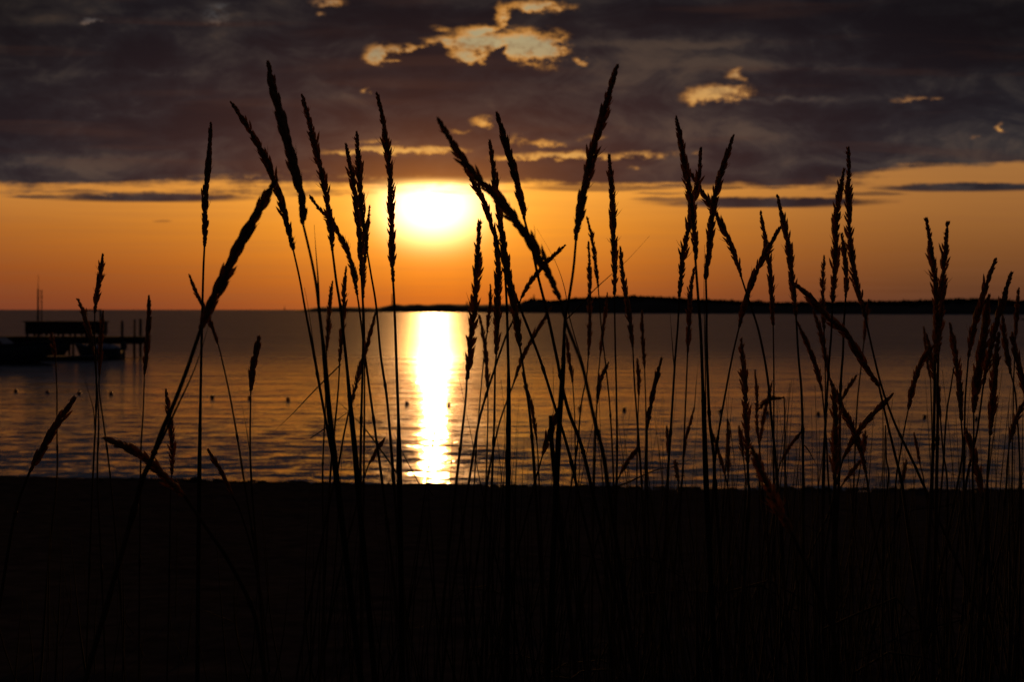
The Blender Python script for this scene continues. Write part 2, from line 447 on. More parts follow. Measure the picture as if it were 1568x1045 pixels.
iff = [(i*NR+r, (i+1)*NR+r, (i+1)*NR+r+1, i*NR+r+1) for i in range(len(xs)-1) for r in range(NR-1)]
tag(mesh_obj('hills', iv, iff, m_island), kind='structure')
# trees and scrub along the ridge, one mass
random.seed(3)
mb = MB()
for k in range(5200):
    x = random.uniform(490, 2500) if k % 3 else random.uniform(850, 1600); D = isl_D(x); ty = np.interp(x, top_x, top_y)
    if x < 800 and random.random() < .75: continue
    yy = D*random.uniform(1.025, 1.09); h = max(0.25, CAM_Z + (HY-ty)/F*(D*1.06) - 1.5)
    X0 = (x-HX)/F*yy; s = random.uniform(.8, 1.9)*(0.55 if x < 800 else 1); z = h*0.93
    if random.random() < .04: s *= 1.35
    vs = []
    for q in range(5):
        a = q*1.2566+random.random(); vs.append((X0+math.cos(a)*s, yy+math.sin(a)*s, z+random.uniform(-.3, .3)))
    for q in range(5):
        a = q*1.2566+random.random(); vs.append((X0+math.cos(a)*s*.85, yy+math.sin(a)*s*.8, z+s*random.uniform(.5, .9)))
    vs.append((X0+random.uniform(-.3, .3)*s, yy, z+s*random.uniform(1.1, 1.7)))
    mb.add(vs, [(q, (q+1) % 5, 5+(q+1) % 5, 5+q) for q in range(5)] + [(5+q, 5+(q+1) % 5, 10) for q in range(5)])
tag(mb.build('woodland', m_wood), 'dark woodland and scrub covering the low island ridge', 'woodland', kind='stuff')

def tree_far(x, ty, w, label):
    D = isl_D(x)*1.04; c = P(x, ty, D); h = max(0.25, CAM_Z + (HY-np.interp(x, top_x, top_y))/F*(isl_D(x)*1.06) - 1.5)
    e = empty('tree', (c.x, D, h-.3), label, 'tree')
    t_ = MB(); t_.tube([(c.x, D, h-.5), (c.x+.1, D, h+(c.z-h)*.5)], [.3, .18]); t_.build('trunk', m_wood, e)
    cr = MB(); random.seed(int(x)); m = w*D/F/2
    for k in range(70):
        a = random.random()*6.28; rr_ = random.random()**.5; zz = random.random()
        cx = c.x+math.cos(a)*m*rr_; cy = D+math.sin(a)*m*rr_; cz = h+(c.z-h)*(.35+.6*zz*(1-.5*rr_)); s = random.uniform(.25, .55)
        cr.add([(cx-s, cy, cz), (cx+s, cy-s, cz), (cx, cy+s, cz-s*.3), (cx, cy, cz+s)], [(0, 1, 3), (1, 2, 3), (2, 0, 3), (0, 2, 1)])
    cr.build('crown', m_wood, e)
tree_far(1161, 458.5, 13, 'lone broad tree standing above the flat part of the island ridge')
tree_far(1152, 460.5, 7, 'small round tree just left of the broad lone tree on the ridge')

m_stone = material('tower_stone', (0.20, 0.18, 0.15), 0.85, 0.2, 0.8)
m_metal = material('painted_metal', (0.06, 0.06, 0.06), 0.85, 0.2, 3)
def tower(x, yt, yb, w, label, name='lighthouse', k=1.0):
    D = isl_D(x)*1.075; r = w/2*D/F; zb = P(x, yb, D).z-1.0; zt = P(x, yt, D).z; cx = (x-HX)/F*D
    H_ = zt-zb
    e = empty(name, (cx, D, zb), label, 'lighthouse')
    b = MB(); b.tube([(cx, D, zb), (cx, D, zb+H_*.72)], [r*1.15, r*.85], 12); b.build('tower', m_stone, e)
    g = MB(); g.tube([(cx, D, zb+H_*.722), (cx, D, zb+H_*.76)], [r*1.2, r*1.2], 12); g.build('gallery', m_metal, e)
    l = MB(); l.tube([(cx, D, zb+H_*.762), (cx, D, zb+H_*.88)], [r*.6, r*.6], 10); l.build('lantern', m_metal, e)
    c = MB(); c.tube([(cx, D, zb+H_*.882), (cx, D, zb+H_*.96), (cx, D, zt)], [r*.75, r*.3, r*.06], 10); c.build('roof', m_metal, e)
tower(601, 449, 466, 2.6, 'slender beacon tower on the left hump of the island, left of the sun glitter')
tower(715, 461.5, 467, 2.6, 'small squat beacon on the low point right of the sun glitter')
tower(817.5, 451, 458.5, 2.4, 'small light tower on the rounded knoll in the middle of the shore')

# small rocky islet near the right edge
v0 = P(1590, 490, 421); mb = MB(); rx, nseg = 6.2, 22
vs = []
for j in range(5):
    q = j/4
    for i in range(nseg):
        a = i*2*math.pi/nseg; k = (1-q)**.6*(1+.18*math.sin(3*a+1)+.1*math.sin(7*a))
        vs.append((v0.x+math.cos(a)*rx*k, 421+math.sin(a)*4*k, -.4+q*1.55*(1+.15*math.sin(2*a+j))))
fs = [(j*nseg+i, j*nseg+(i+1) % nseg, (j+1)*nseg+(i+1) % nseg, (j+1)*nseg+i) for j in range(4) for i in range(nseg)]
fs.append(tuple(4*nseg+i for i in range(nseg)))
mb.add(vs, fs); tag(mb.build('rock_islet', m_rock), 'low dark rock islet off the shore at the right edge', 'rock')

# ------------------------------------------------------------------ sailing boats on the horizon
m_hull = material('boat_hull', (0.20, 0.20, 0.20), 0.7, 0.15, 2)
m_sail = material('sail_cloth', (0.30, 0.26, 0.22), 0.8, 0.1, 1)
def sailboat(x, yt, yb, L, label, sails):
    D = CAM_Z*F/(yb-HY) if yb > HY+.3 else 4200
    cx = (x-HX)/F*D; e = empty('sailing_boat', (cx, D, 0), label, 'sailing boat')
    h = (yb-yt)/F*D; H_ = MB(); n = 8
    sec = []
    for i in range(n+1):
        q = i/n; w = math.sin(q**.7*math.pi)**.6*.16*L if 0 < q < 1 else .02*L
        sec += [(cx+(q-.5)*L, D-w, .09*L+.03*L*q), (cx+(q-.5)*L, D, -.05*L), (cx+(q-.5)*L, D+w, .09*L+.03*L*q)]
    fs = []
    for i in range(n):
        b = i*3; fs += [(b, b+3, b+4, b+1), (b+1, b+4, b+5, b+2), (b, b+2, b+5, b+3)]
    H_.add(sec, fs); H_.build('hull', m_hull, e)
    m = MB(); m.tube([(cx+.05*L, D, .05*L), (cx+.05*L, D, h)], [.016*L, .010*L]); m.build('mast', m_metal, e)
    b = MB(); b.tube([(cx+.04*L, D, .2*L), (cx-.4*L, D, .2*L)], .012*L); b.build('boom', m_metal, e)
    if sails:
        s = MB(); th = .006*L
        s.add([(cx+.03*L, D-th, .22*L), (cx-.38*L, D-th+.05*L, .22*L), (cx+.03*L, D-th, h*.97), (cx+.03*L, D+th, .22*L), (cx-.38*L, D+th+.05*L, .22*L), (cx+.03*L, D+th, h*.97)],
              [(0, 1, 2), (3, 5, 4), (0, 3, 4, 1), (1, 4, 5, 2), (2, 5, 3, 0)])
        s.build('sail', m_sail, e)
sailboat(436, 467.0, 475.9, 9, 'distant sailing boat on the horizon just left of the island tip', True)
sailboat(385, 471.5, 475.5, 7, 'tiniest distant boat on the horizon further left of the island', False)

# ------------------------------------------------------------------ swimming-area floats
m_buoy = material('float_plastic', (0.12, 0.03, 0.02), 0.4, 0.2, 30)
bl = [(24, 598, 'small round float furthest left, in front of the moored boat'), (73, 600, 'round float below the dark boat hull, right of the leftmost float'), (121, 601.5, 'round float low between the two leftmost short grass stalks'), (170, 602, 'round float just right of the tall short-stemmed stalk at the jetty'),
      (325, 607, 'round float right of the thick leaning stalk'), (382, 608, 'round float half hidden behind the lone blunt stalk head'), (441, 611, 'round float under the long drooping leaf tip'),
      (623, 617, 'round float at the left edge of the sun glitter'), (687, 618.5, 'round float at the right edge of the sun glitter'), (888, 624, 'round float seen among crossing stems right of the glitter'), (956, 626.5, 'round float on open water right of the thick leaning stems'),
      (1103, 629, 'round float left of the reddish upright grass plume'), (1175, 631.5, 'round float tucked under the bent broken stalk'), (1253, 633, 'round float left of the dense reddish clump'), (1416, 637.5, 'round float left of the tall twin stalks at right'), (1495, 640, 'float furthest right, among the right-hand stalks')]
for x, y, lab in bl:
    D = CAM_Z*F/(y+2.5-HY); cx = (x-HX)/F*D; r = 3.0/F*D
    b = MB(); n = 14; prof = [(0.001, 1.0), (.45, .9), (.8, .6), (1, .15), (.98, -.2), (.75, -.65), (.3, -.95), (.001, -1.0)]
    b.add([(cx+math.cos(a*2*math.pi/n)*r*p*1.1, D+math.sin(a*2*math.pi/n)*r*p*1.1, r*.55+q*r) for p, q in prof for a in range(n)],
          [(j*n+i, (j+1)*n+i, (j+1)*n+(i+1) % n, j*n+(i+1) % n) for j in range(len(prof)-1) for i in range(n)])
    o = empty('float_buoy', (cx, D, 0), lab, 'buoy', 'floats marking the swimming area')
    b.build('float_body', m_buoy, o, True)
    k = MB(); k.tube([(cx, D, r*1.5), (cx, D, r*1.85)], [r*.16, r*.16], 8); k.build('eye', m_metal, o)

# ------------------------------------------------------------------ jetty
m_plank = material('wet_timber', (0.045, 0.035, 0.028), 0.85, 0.35, 3, stretch=(1, 6, 6), bump=0.01)
JD = 90.0; ppm = F/JD
def jx(x): return (x-HX)/ppm
def jz(y): return CAM_Z - (y-HY)/ppm
jet = empty('jetty', (jx(225), JD, 0), 'long timber jetty on round piles running in from the left', 'jetty')
d = MB(); xj = -46.0
while xj < jx(225):
    d.box(xj, xj+.135, JD-1.1, JD+1.1, jz(515.5)-.06, jz(515.5)+random.uniform(-.006, .006)); xj += .15
d.build('deck', m_plank, jet)
d = MB(); d.box(-46, jx(224), JD-1.0, JD-.82, jz(526.5), jz(515.5)-.063); d.build('side_beam', m_plank, jet)
d = MB(); d.box(-46, jx(224), JD+.82, JD+1.0, jz(526.5), jz(515.5)-.063); d.build('side_beam', m_plank, jet)
pil = [(187, 492, -1.22, 3.2), (206, 490, -1.22, 2.6), (215, 489.5, 1.25, 3.4), (168, 526.8, -.6, 3.4), (190, 526.8, .6, 2.5), (205, 526.8, .6, 2.5)]
for x in range(-160, 150, 38): pil += [(x, 526.8, -.6, 3.0), (x+6, 526.8, .6, 3.0)]
for x, yt, oy, w in pil:
    p = MB(); r = w/2/ppm*1.15; cx = jx(x)*(JD+oy)/JD
    p.tube([(cx+.02, JD+oy, -1.5), (cx, JD+oy, .4), (cx, JD+oy, jz(yt)), (cx, JD+oy, jz(yt)+.04)], [r*1.1, r*1.05, r, r*.7], 10)
    p.build('piling', m_plank, jet, True)

# long low hut raised on short legs on the jetty deck
zd = jz(515.5)+.008
hut = empty('jetty_hut', (jx(100), JD, zd), 'long low dark hut raised on short legs on the jetty deck', 'hut')
x0, x1, z0, z1 = jx(45), jx(159), jz(511.6), jz(493.5)
w = MB(); w.box(x0, x1, JD-.8, JD+.8, z0, z1)
xx_ = x0+.12
while xx_ < x1-.1:
    w.box(xx_, xx_+.05, JD-.83, JD-.803, z0+.03, z1-.03); xx_ += .24
w.build('wall', m_plank, hut)
w = MB(); w.box(x0-.1, x1+.1, JD-.95, JD+.95, z1+.003, z1+.07); w.build('roof', m_metal, hut)
for i in range(7):
    xl = x0+.1+(x1-x0-.2)*i/6
    for yl in (-.75, .65):
        w = MB(); w.box(xl-.05, xl+.05, JD+yl, JD+yl+.1, zd, z0-.003); w.build('leg', m_plank, hut)

fr = empty('post_frame', (jx(150), JD-1.0, zd), 'tall two-post frame with a top rail at the right end of the hut', 'frame')
for x in (139, 161):
    w = MB(); w.box(jx(x)-.05, jx(x)+.05, JD-1.07, JD-.97, zd, jz(476)); w.build('post', m_plank, fr)
w = MB(); w.box(jx(139)-.06, jx(161)+.06, JD-1.06, JD-.98, jz(476)+.003, jz(476)+.09); w.build('rail', m_plank, fr)

# boats
m_boat = material('grey_boat_paint', (0.06, 0.07, 0.085), 0.8, 0.2, 1.5)
m_cover = material('blue_grey_cover', (0.16, 0.19, 0.26), 0.55, 0.25, 2.5, bump=0.03)
m_glass = material('smoked_glass', (0.03, 0.03, 0.04), 0.4, 0.1, 1, spec=0.4)
def hull(x_stern, x_bow, D, beam, free, rise):
    n = 14; vs = []; fs = []; L = x_bow-x_stern
    for i in range(n+1):
        q = i/n; x = x_stern + L*q
        w_ = beam/2*(1-max(0, (q-.45)/.55)**2.2) + .02
        top = free + rise*q**2.6; wl_ = w_*(.82 - .5*max(0, q-.6)); kx = -abs(L)*0.0
        xb = x - L*0.16*max(0, (q-.7)/.3)**1.3
        vs += [(x, D-w_, top), (x*.5+xb*.5, D-(w_+wl_)/2, top*.5), (xb, D-wl_, .02), (xb, D, -.35+.25*q), (xb, D+wl_, .02), (x*.5+xb*.5, D+(w_+wl_)/2, top*.5), (x, D+w_, top), (x, D, top-.02)]
    for i in range(n):
        for k in range(8):
            fs.append((i*8+k, (i+1)*8+k, (i+1)*8+(k+1) % 8, i*8+(k+1) % 8))
    fs.append(tuple(range(8))); fs.append(tuple(n*8+k for k in range(8))[::-1])
    return vs, fs
def motorboat(xs_, xb_, D, beam, free, rise, label, cover):
    k = D/F; s = (xs_-HX)*k; b = (xb_-HX)*k; L = b-s
    e = empty('motor_boat', ((s+b)/2, D, 0), label, 'motor boat', 'boats moored at the jetty')
    h = MB(); h.add(*hull(s, b, D, beam, free, rise)); h.build('hull', m_boat, e, True)
    r = MB(); n = 14
    for sd in (-1, 1):
        r.tube([(s+L*i/n, D+sd*(beam/2*(1-max(0, (i/n-.45)/.55)**2.2)+.04), free+rise*(i/n)**2.6-.06) for i in range(n+1)], .04, 6)
    r.build('rubbing_strake', m_metal, e)
    c = MB(); pts = []; m_ = 10
    for i in range(m_+1):
        q = i/m_; x = s+L*(.06+.6*q); hh = (.15+.42*math.sin(min(1, q*1.15)*math.pi)**.7 if 0 < q < .87 else .04)*cover
        w_ = beam/2*.86
        for j in range(7):
            a = math.pi*j/6; pts.append((x, D-math.cos(a)*w_, free+.01+math.sin(a)*hh+.03*math.sin(i*2.3+j)))
    c.add(pts, [(i*7+j, (i+1)*7+j, (i+1)*7+j+1, i*7+j+1) for i in range(m_) for j in range(6)]); c.build('boat_cover', m_cover, e, True)
    g = MB(); gx_ = s+L*.66; g.add([(gx_, D-beam*.36, free+.1), (gx_, D+beam*.36, free+.1), (gx_-L*.05, D+beam*.3, free+.48), (gx_-L*.05, D-beam*.3, free+.48), (gx_+.03, D-beam*.36, free+.1), (gx_+.03, D+beam*.36, free+.1), (gx_-L*.05+.03, D+beam*.3, free+.48), (gx_-L*.05+.03, D-beam*.3, free+.48)],
          [(0, 1, 2, 3), (7, 6, 5, 4), (0, 4, 5, 1), (1, 5, 6, 2), (2, 6, 7, 3), (3, 7, 4, 0)]); g.build('windscreen', m_glass, e)
    sg = -1 if L > 0 else 1
    o = MB(); o.box(min(s+sg*.32, s+sg*.04), max(s+sg*.32, s+sg*.04), D-.2, D+.2, free-.05, free+.38); o.box(min(s+sg*.25, s+sg*.12), max(s+sg*.25, s+sg*.12), D-.07, D+.07, -.3, free-.053); o.build('outboard_motor', m_metal, e)
    return e
motorboat(-150, 98, 80, 2.5, .95, .42, 'dark motor boat with pale blue cover moored nearest the shore at left', .75)
motorboat(185, 114, 86.5, 1.8, .62, .38, 'smaller dark boat facing left under the right end of the jetty hut', .5)
fd = empty('floating_dock', (jx(60), 84, 0), 'low floating dock lying in the water before the jetty', 'dock')
w = MB(); k84 = 84/F
w.box(-48, (157-HX)*k84, 83.0, 85.0, -.1, .22); w.build('pontoon', m_plank, fd)
w = MB(); xj = -48.0
while xj < (157-HX)*k84-.1: w.box(xj, xj+.135, 82.95, 85.05, .223, .26); xj += .15
w.build('deck', m_plank, fd)

# moored sailing boat behind the jetty: its masts show above the hut
e = empty('moored_yacht', ((60-HX)*94.5/F, 94.5, 0), 'yacht moored behind the jetty, its thin masts rising above the hut', 'yacht')
k_ = 94.5/F
h = MB(); h.add(*hull((25-HX)*k_, (112-HX)*k_, 94.5, 1.6, .7, .2)); h.build('hull', m_boat, e, True)
def mz(y): return CAM_Z-(y-HY)*k_
w = MB(); w.tube([((58-HX)*k_, 94.5, .5), ((58.3-HX)*k_, 94.5, mz(443))], [.075, .055], 8)
ms = w.build('mast', m_metal, e)
w = MB(); w.tube([((58.3-HX)*k_, 94.5, mz(443)), ((58.8-HX)*k_, 94.5, mz(421))], [.022, .014], 6); w.build('antenna', m_metal, e)
w = MB(); w.tube([((63.2-HX)*k_, 94.6, .5), ((62.8-HX)*k_, 94.6, mz(444))], [.04, .035], 8)
for y_, s_ in ((446, 1.2), (455, 2.0), (463, 1.3)):
    w.tube([((62.9-HX-s_)*k_, 94.6, mz(y_)), ((62.9-HX+s_)*k_, 94.6, mz(y_))], .02, 6)
w.build('mizzen_mast', m_metal, e)
w = MB(); w.box((45-HX)*k_, (80-HX)*k_, 94.0, 95.0, .55, 1.05); w.build('cabin', m_boat, e)

# ------------------------------------------------------------------ dune grass
m_head = material('grass_seed_head', (0.44, 0.25, 0.11), 0.75, 0.30, 300.0, transl=0.6, spec=0.15)
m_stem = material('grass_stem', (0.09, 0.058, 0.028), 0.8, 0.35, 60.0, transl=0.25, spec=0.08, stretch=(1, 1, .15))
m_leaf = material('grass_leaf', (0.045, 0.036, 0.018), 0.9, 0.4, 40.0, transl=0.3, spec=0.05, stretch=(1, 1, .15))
GROUP = 'seeding dune grass stalks on the beach top'

def spline(pts, n_per=6):
    pts = [Vector(p) for p in pts]
    if len(pts) < 3:
        return [pts[0].lerp(pts[-1], i/n_per) for i in range(n_per+1)]
    P_ = [pts[0]*2-pts[1]] + pts + [pts[-1]*2-pts[-2]]; out = []
    for i in range(1, len(P_)-2):
        a, b, c, d = P_[i-1], P_[i], P_[i+1], P_[i+2]
        for k in range(n_per):
            t = k/n_per
            out.append(0.5*((2*b)+(c-a)*t+(2*a-5*b+4*c-d)*t*t+(3*b-a-3*c+d)*t**3))
    out.append(pts[-1]); return out
def walk(pts, stepl):
    out = []; acc = 0.0; nxt = 0.0
    for a, b in zip(pts[:-1], pts[1:]):
        L = (b-a).length
        while nxt <= acc+L:
            out.append((a.lerp(b, (nxt-acc)/L if L else 0), (b-a).normalized(), nxt)); nxt += stepl
        acc += L
    return out, acc

RINGS = ((0.0, .5), (.2, .95), (.48, 1.0), (.74, .66), (.9, .26))
def spikelet(mb, base, d, L, r, side):
    u = d.cross(side).normalized(); w = d.cross(u); n = 5; vs = []
    for q, k in RINGS:
        c = base + d*(L*q) 
        for i in range(n):
            a = i*2*math.pi/n; vs.append(c + (u*math.cos(a)*1.25 + w*math.sin(a)*.8)*(r*k))
    vs.append(base + d*L)
    m = len(RINGS); fs = [(j*n+i, j*n+(i+1) % n, (j+1)*n+(i+1) % n, (j+1)*n+i) for j in range(m-1) for i in range(n)]
    fs += [((m-1)*n+i, (m-1)*n+(i+1) % n, m*n) for i in range(n)]
    mb.add(vs, fs)

def seed_head(pts, hw, style, rnd):
    """pts run from tip to base; hw = half width in metres; style 0 smooth dense .. 1 open and spiky"""
    hw *= .84*rnd.uniform(.90, 1.08); mb = MB(); path = spline(pts, 5); path = path[::-1]     # base -> tip
    total = sum((b-a).length for a, b in zip(path[:-1], path[1:]))
    st = max(0.0014, min(0.0022, hw*0.30)) * (1 + .3*style)
    samp, total = walk(path, st)
    mb.tube([p for p, _, _ in samp[::4]] + [path[-1]], [hw*.36]*(len(samp[::4])) + [hw*.05], 5)
    ph = rnd.uniform(0, 6.28); roll = rnd.uniform(0, 6.28); cl = rnd.uniform(0, 6)
    for i, (p, t, s) in enumerate(samp):
        q = s/total
        env = min(1, .50+q*3.2)*min(1, .34+(1-q)*2.3)
        env *= 1 + .16*math.sin(q*23+cl) + .10*math.sin(q*51+cl*2)
        if style < .3: env *= 1.04
        env *= rnd.uniform(.78, 1.18)*(.45 if rnd.random() < .05 else 1)
        ang = math.radians((8 if style < .3 else 11) + 9.5*style + rnd.uniform(-4, 6))
        a = ph + i*2.39996
        u = t.orthogonal().normalized(); w = t.cross(u)
        side = u*math.cos(a) + w*math.sin(a)
        # spikelets sit mostly in two ranks
        side = (side + (u*math.cos(roll)+w*math.sin(roll))*(.5 if i % 2 else -.5)).normalized()
        L = hw*env*(2.5 - .3*style); d = (t*math.cos(ang) + side*math.sin(ang)).normalized()
        off = hw*env*(.55 - .25*style)
        spikelet(mb, p + side*off*.8, d, L, hw*(.40 - .11*style)*(.7+.35*env), side)
        if q > .12 and rnd.random() < .4:      # fine awn at the spikelet tip
            b0 = p + side*off*.8 + d*L*.9; e0 = b0 + (d+side*.12)*hw*rnd.uniform(.35, .8)
            v_ = t.cross(side)*hw*.045
            mb.add([b0-v_, b0+v_, b0+side*hw*.05, e0], [(0, 1, 3), (1, 2, 3), (2, 0, 3)])
        if rnd.random() < .05 + .10*style:      # loose bristle
            d2 = (t*math.cos(ang*1.9)+side*math.sin(ang*1.9)).normalized(); b0 = p+side*off
            mb.tube([b0, b0+d2*L*.7, b0+d2*L*1.15+t*L*.1], [hw*.09, hw*.06, hw*.01], 3, False)
    for k in range(5):
        d = (t + Vector((rnd.uniform(-.2, .2), rnd.uniform(-.2, .2), rnd.uniform(-.1, .1)))).normalized()
        spikelet(mb, path[-1]-t*hw*.6, d, hw*1.5, hw*.16, t.orthogonal())
    return mb

def leaf_mesh(pts, w, d):      # rolled, slightly channelled blade; pts tip -> base
    path = spline([P(x, y, d) for x, y in pts], 6); mb = MB(); n = len(path)-1
    mb.tube(path, [max(.0002, w*min(1, (i/n)*1.3+.03)) for i in range(n+1)], 5); return mb

count = [0]
def stalk(hw, style, label, head, stem, leaves=(), d=None, sw=2.0, sheath=0.0):
    sw = sw*1.08 + .2
    """head, stem: traced outline points; hw: half width in photograph pixels"""
    i = count[0]; count[0] += 1; rnd = random.Random(100+i)
    d = d or max(1.05, min(3.0, 14.0/hw)) * rnd.uniform(.94, 1.06)
    lean = rnd.uniform(-.10, .10)*d/2
    ys0 = (head or stem)[0][1]; ys1 = stem[-1][1]
    dep = lambda y: d + lean*(y-ys0)/max(60, ys1-ys0)
    sp = [P(x, y, dep(y)) for x, y in stem]
    # carry the stem on down to the sand
    a, b = sp[-2], sp[-1]; g = ground_z(b.x, b.y)
    sl = (b.x-a.x)/min(-1e-3, b.z-a.z); sl = max(-.9, min(.9, sl)); dz_ = g-.03-b.z
    foot = [Vector((b.x+sl*dz_*k*(1-.25*k), b.y, b.z+dz_*k)) for k in (.33, .66, 1.0)]
    base = foot[-1]
    e = empty('grass_stalk', (base.x, base.y, base.z), label, 'grass stalk', GROUP)
    top = []
    if head:
        hp = [P(x, y, dep(y)) for x, y in head]
        seed_head(hp, hw*d/F, style, rnd).build('seed_head', m_head, e, True)
        top = [hp[-1].lerp(hp[-2], .25), hp[-1]]
    full = spline(top[-1:] + sp + foot, 6) if top else spline(sp+foot, 6)
    if top: full = [top[0]] + full
    n = len(full); r0 = sw*.5*d/F
    rad = [r0*(.75+.5*min(1, k/n*1.6)) for k in range(n)]
    mb = MB(); mb.tube(full, rad, 7)
    # joints
    for q in (.42, .66):
        k = int(n*q); mb.tube([full[k], full[k].lerp(full[k+1], .35), full[k+1]], [rad[k]*1.15, rad[k]*1.5, rad[k]*1.1], 7)
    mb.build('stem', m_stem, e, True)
    if sheath:
        k0 = max(1, int(n*.38)); mb = MB()
        mb.tube(full[k0:], [rad[min(k, n-1)]*(1.05 + sheath*min(1, (k-k0)/5)) for k in range(k0, n)], 7); mb.build('leaf_sheath', m_leaf, e, True)
    for pts, w in leaves:
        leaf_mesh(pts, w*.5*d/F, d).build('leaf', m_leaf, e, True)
    return e

G = stalk
# --- left part
G(6, .8, 'slim pointed stalk rising above the horizon over the jetty', [(157,392),(152,430),(147,462),(145,480)], [(145,515),(147,560),(147,630),(142,733)], [([(128,574),(136,602),(143,628),(145,660)],1.5)])
G(5, .5, 'short stalk whose blunt tip just breaks the horizon at the jetty, leaning left', [(120,460),(127,477),(132,494),(139,520),(144,545)], [(148,585),(151,650),(149,733)])
G(4.5, .3, 'stalk with a narrow head hidden low behind the slim stalk at the jetty', [(158,478),(156,500),(154,535),(152,575)], [(152,600),(160,660),(169,733)])
G(5, .2, 'blunt upright stalk at the outer end of the jetty', [(228,455),(228,485),(226,520),(221,574)], [(219,635),(216,680),(215,733)])
G(4.5, .6, 'stalk with small orange-lit head before the moored boats', [(79,512),(81,528),(85,548)], [(87,600),(87,660),(87,733)])
G(7.5, .25, 'thick blurred stalk leaning right at the far left, head below the floats', [(113,612),(100,630),(88,648),(72,675),(57,702),(46,722)], [(40,737),(28,770),(15,830)], sw=4)
G(10.5, .35, 'nearest thick head arching down to the right at lower left', [(162,673),(180,680),(199,688),(230,708),(258,738),(282,760)], [(320,815),(350,860),(385,930),(400,1000)], sw=6)
G(6.5, 1, 'loose feathery head standing behind the foot of the thick leaning stalk', [(254,600),(260,643),(264,685),(263,727)], [(261,760),(260,830),(258,950)])
G(10.5, .15, 'thick dark head leaning strongly right, its tip crossing another head at left', [(420,279),(403,310),(384,344),(361,386),(342,428),(323,466),(307,505)], [(288,561),(268,614),(248,660),(232,704),(218,735),(200,800)], [([(325,480),(300,560),(268,630),(240,690)],4)], sw=6.5)
G(6, .1, 'straight upright stalk with a smooth slender head, left of the crossing pair', [(323,190),(320,241),(314,300),(314,345),(313,378)], [(311,424),(308,553),(306,668),(305,737)], sw=3.4, sheath=.35)
G(4.5, .6, 'thin stalk bowed left, small head tip at left of the thick leaning head', [(290,422),(300,447),(311,470),(323,497),(334,528)], [(340,552),(352,607),(364,675),(374,739)], sw=2.2)
G(6, .1, 'short lone stalk with blunt smooth head over open water', [(396,519),(391,545),(386,572),(384,600)], [(383,668),(385,739)], [([(370,618),(376,650),(382,690)],1.3)], sw=2.4)
G(4.5, .3, 'low dark head tip sticking up at the beach crest, left part', [(319,690),(332,712),(345,735),(356,760)], [(370,790),(392,870),(400,950)], sw=3)
G(8, .55, 'long head leaning left whose middle is crossed by the thick leaning head', [(356,159),(375,187),(397,225),(415,262),(429,306),(440,344),(449,383)], [(459,428),(468,478),(478,530),(489,591),(503,668),(515,740)], sw=3.2)
G(9.5, .1, 'tallest head at upper left, thick and smooth, leaning left', [(411,98),(418,137),(431,183),(444,233),(457,283),(463,315),(464,343)], [(476,394),(484,436),(489,478),(496,540),(504,630),(512,699),(517,745)], [([(481,344),(484,390),(487,430),(489,480)],3.2),([(466,440),(473,478),(480,530),(490,590)],2)], sw=4.2, sheath=.5)
G(8.5, .7, 'bristly long head just right of the tallest head at left', [(463,148),(474,187),(485,233),(495,275),(503,320),(507,356),(509,384)], [(515,432),(521,470),(530,551),(537,627),(544,696),(548,745)], sw=4, sheath=.5)
G(6, .6, 'head leaning left that passes behind the bristly head', [(476,302),(489,320),(508,340),(529,378),(541,417),(547,452)], [(551,480),(559,545),(568,613),(578,686),(586,745)], sw=3)
G(5, .9, 'small feathery head left of the two low heads at the island tip', [(509,433),(505,462),(503,500),(500,538)], [(499,607),(495,693),(494,741)], [([(415,665),(445,637),(480,600),(522,558)],2.2)], sw=2)
G(6, .7, 'small upright head right of the feathery low head at the island tip', [(530,411),(527,441),(525,490),(522,530),(520,555)], [(518,596),(513,650),(509,693),(505,741)], sw=2.4)
G(7, .6, 'left one of the close pair of heads left of the sun', [(530,223),(538,265),(546,313),(551,361),(553,395),(553,422)], [(556,486),(555,572),(553,650),(552,740)], sw=3)
G(7, .7, 'right, slightly taller one of the close pair of heads left of the sun', [(546,205),(549,241),(551,292),(557,340),(562,384)], [(568,420),(576,469),(583,545),(592,607),(598,675),(603,743)], sw=3)
G(5, .9, 'small thin head behind the close pair, its tip to their right', [(566,317),(563,347),(559,382),(557,423),(556,457)], [(558,503),(558,613),(557,740)], sw=2.4)
G(8, .75, 'straight bristly head at the left edge of the glaring sun', [(578,145),(586,182),(593,230),(598,278),(599,327),(600,371),(601,410),(602,432)], [(604,469),(607,555),(610,641),(611,690),(612,745)], [([(595,641),(606,672),(624,708),(643,744)],1.8),([(606,735),(609,700),(611,672)],6)], sw=4, sheath=.5)
G(5.5, .9, 'ragged head leaning right in front of the twin stems below the close pair', [(575,480),(566,514),(554,555),(542,603),(536,622)], [(526,669),(519,710),(511,741)], [([(564,613),(548,622),(530,634),(500,655),(475,672)],1.5)], sw=2.6)
G(4.5, .5, 'stubby head leaning right near the beach, left of the glitter', [(588,673),(578,689),(564,713)], [(557,734),(550,760)], [([(507,606),(530,627),(557,655),(585,692),(609,727)],2.8)], sw=2.6)
G(2.6, .9, 'tiny glowing orange plume inside the sun glitter', [(670,638),(664,675),(656,717)], [(653,738),(650,760)], [([(645,742),(655,749),(664,760)],2)], d=2.4, sw=1.4)
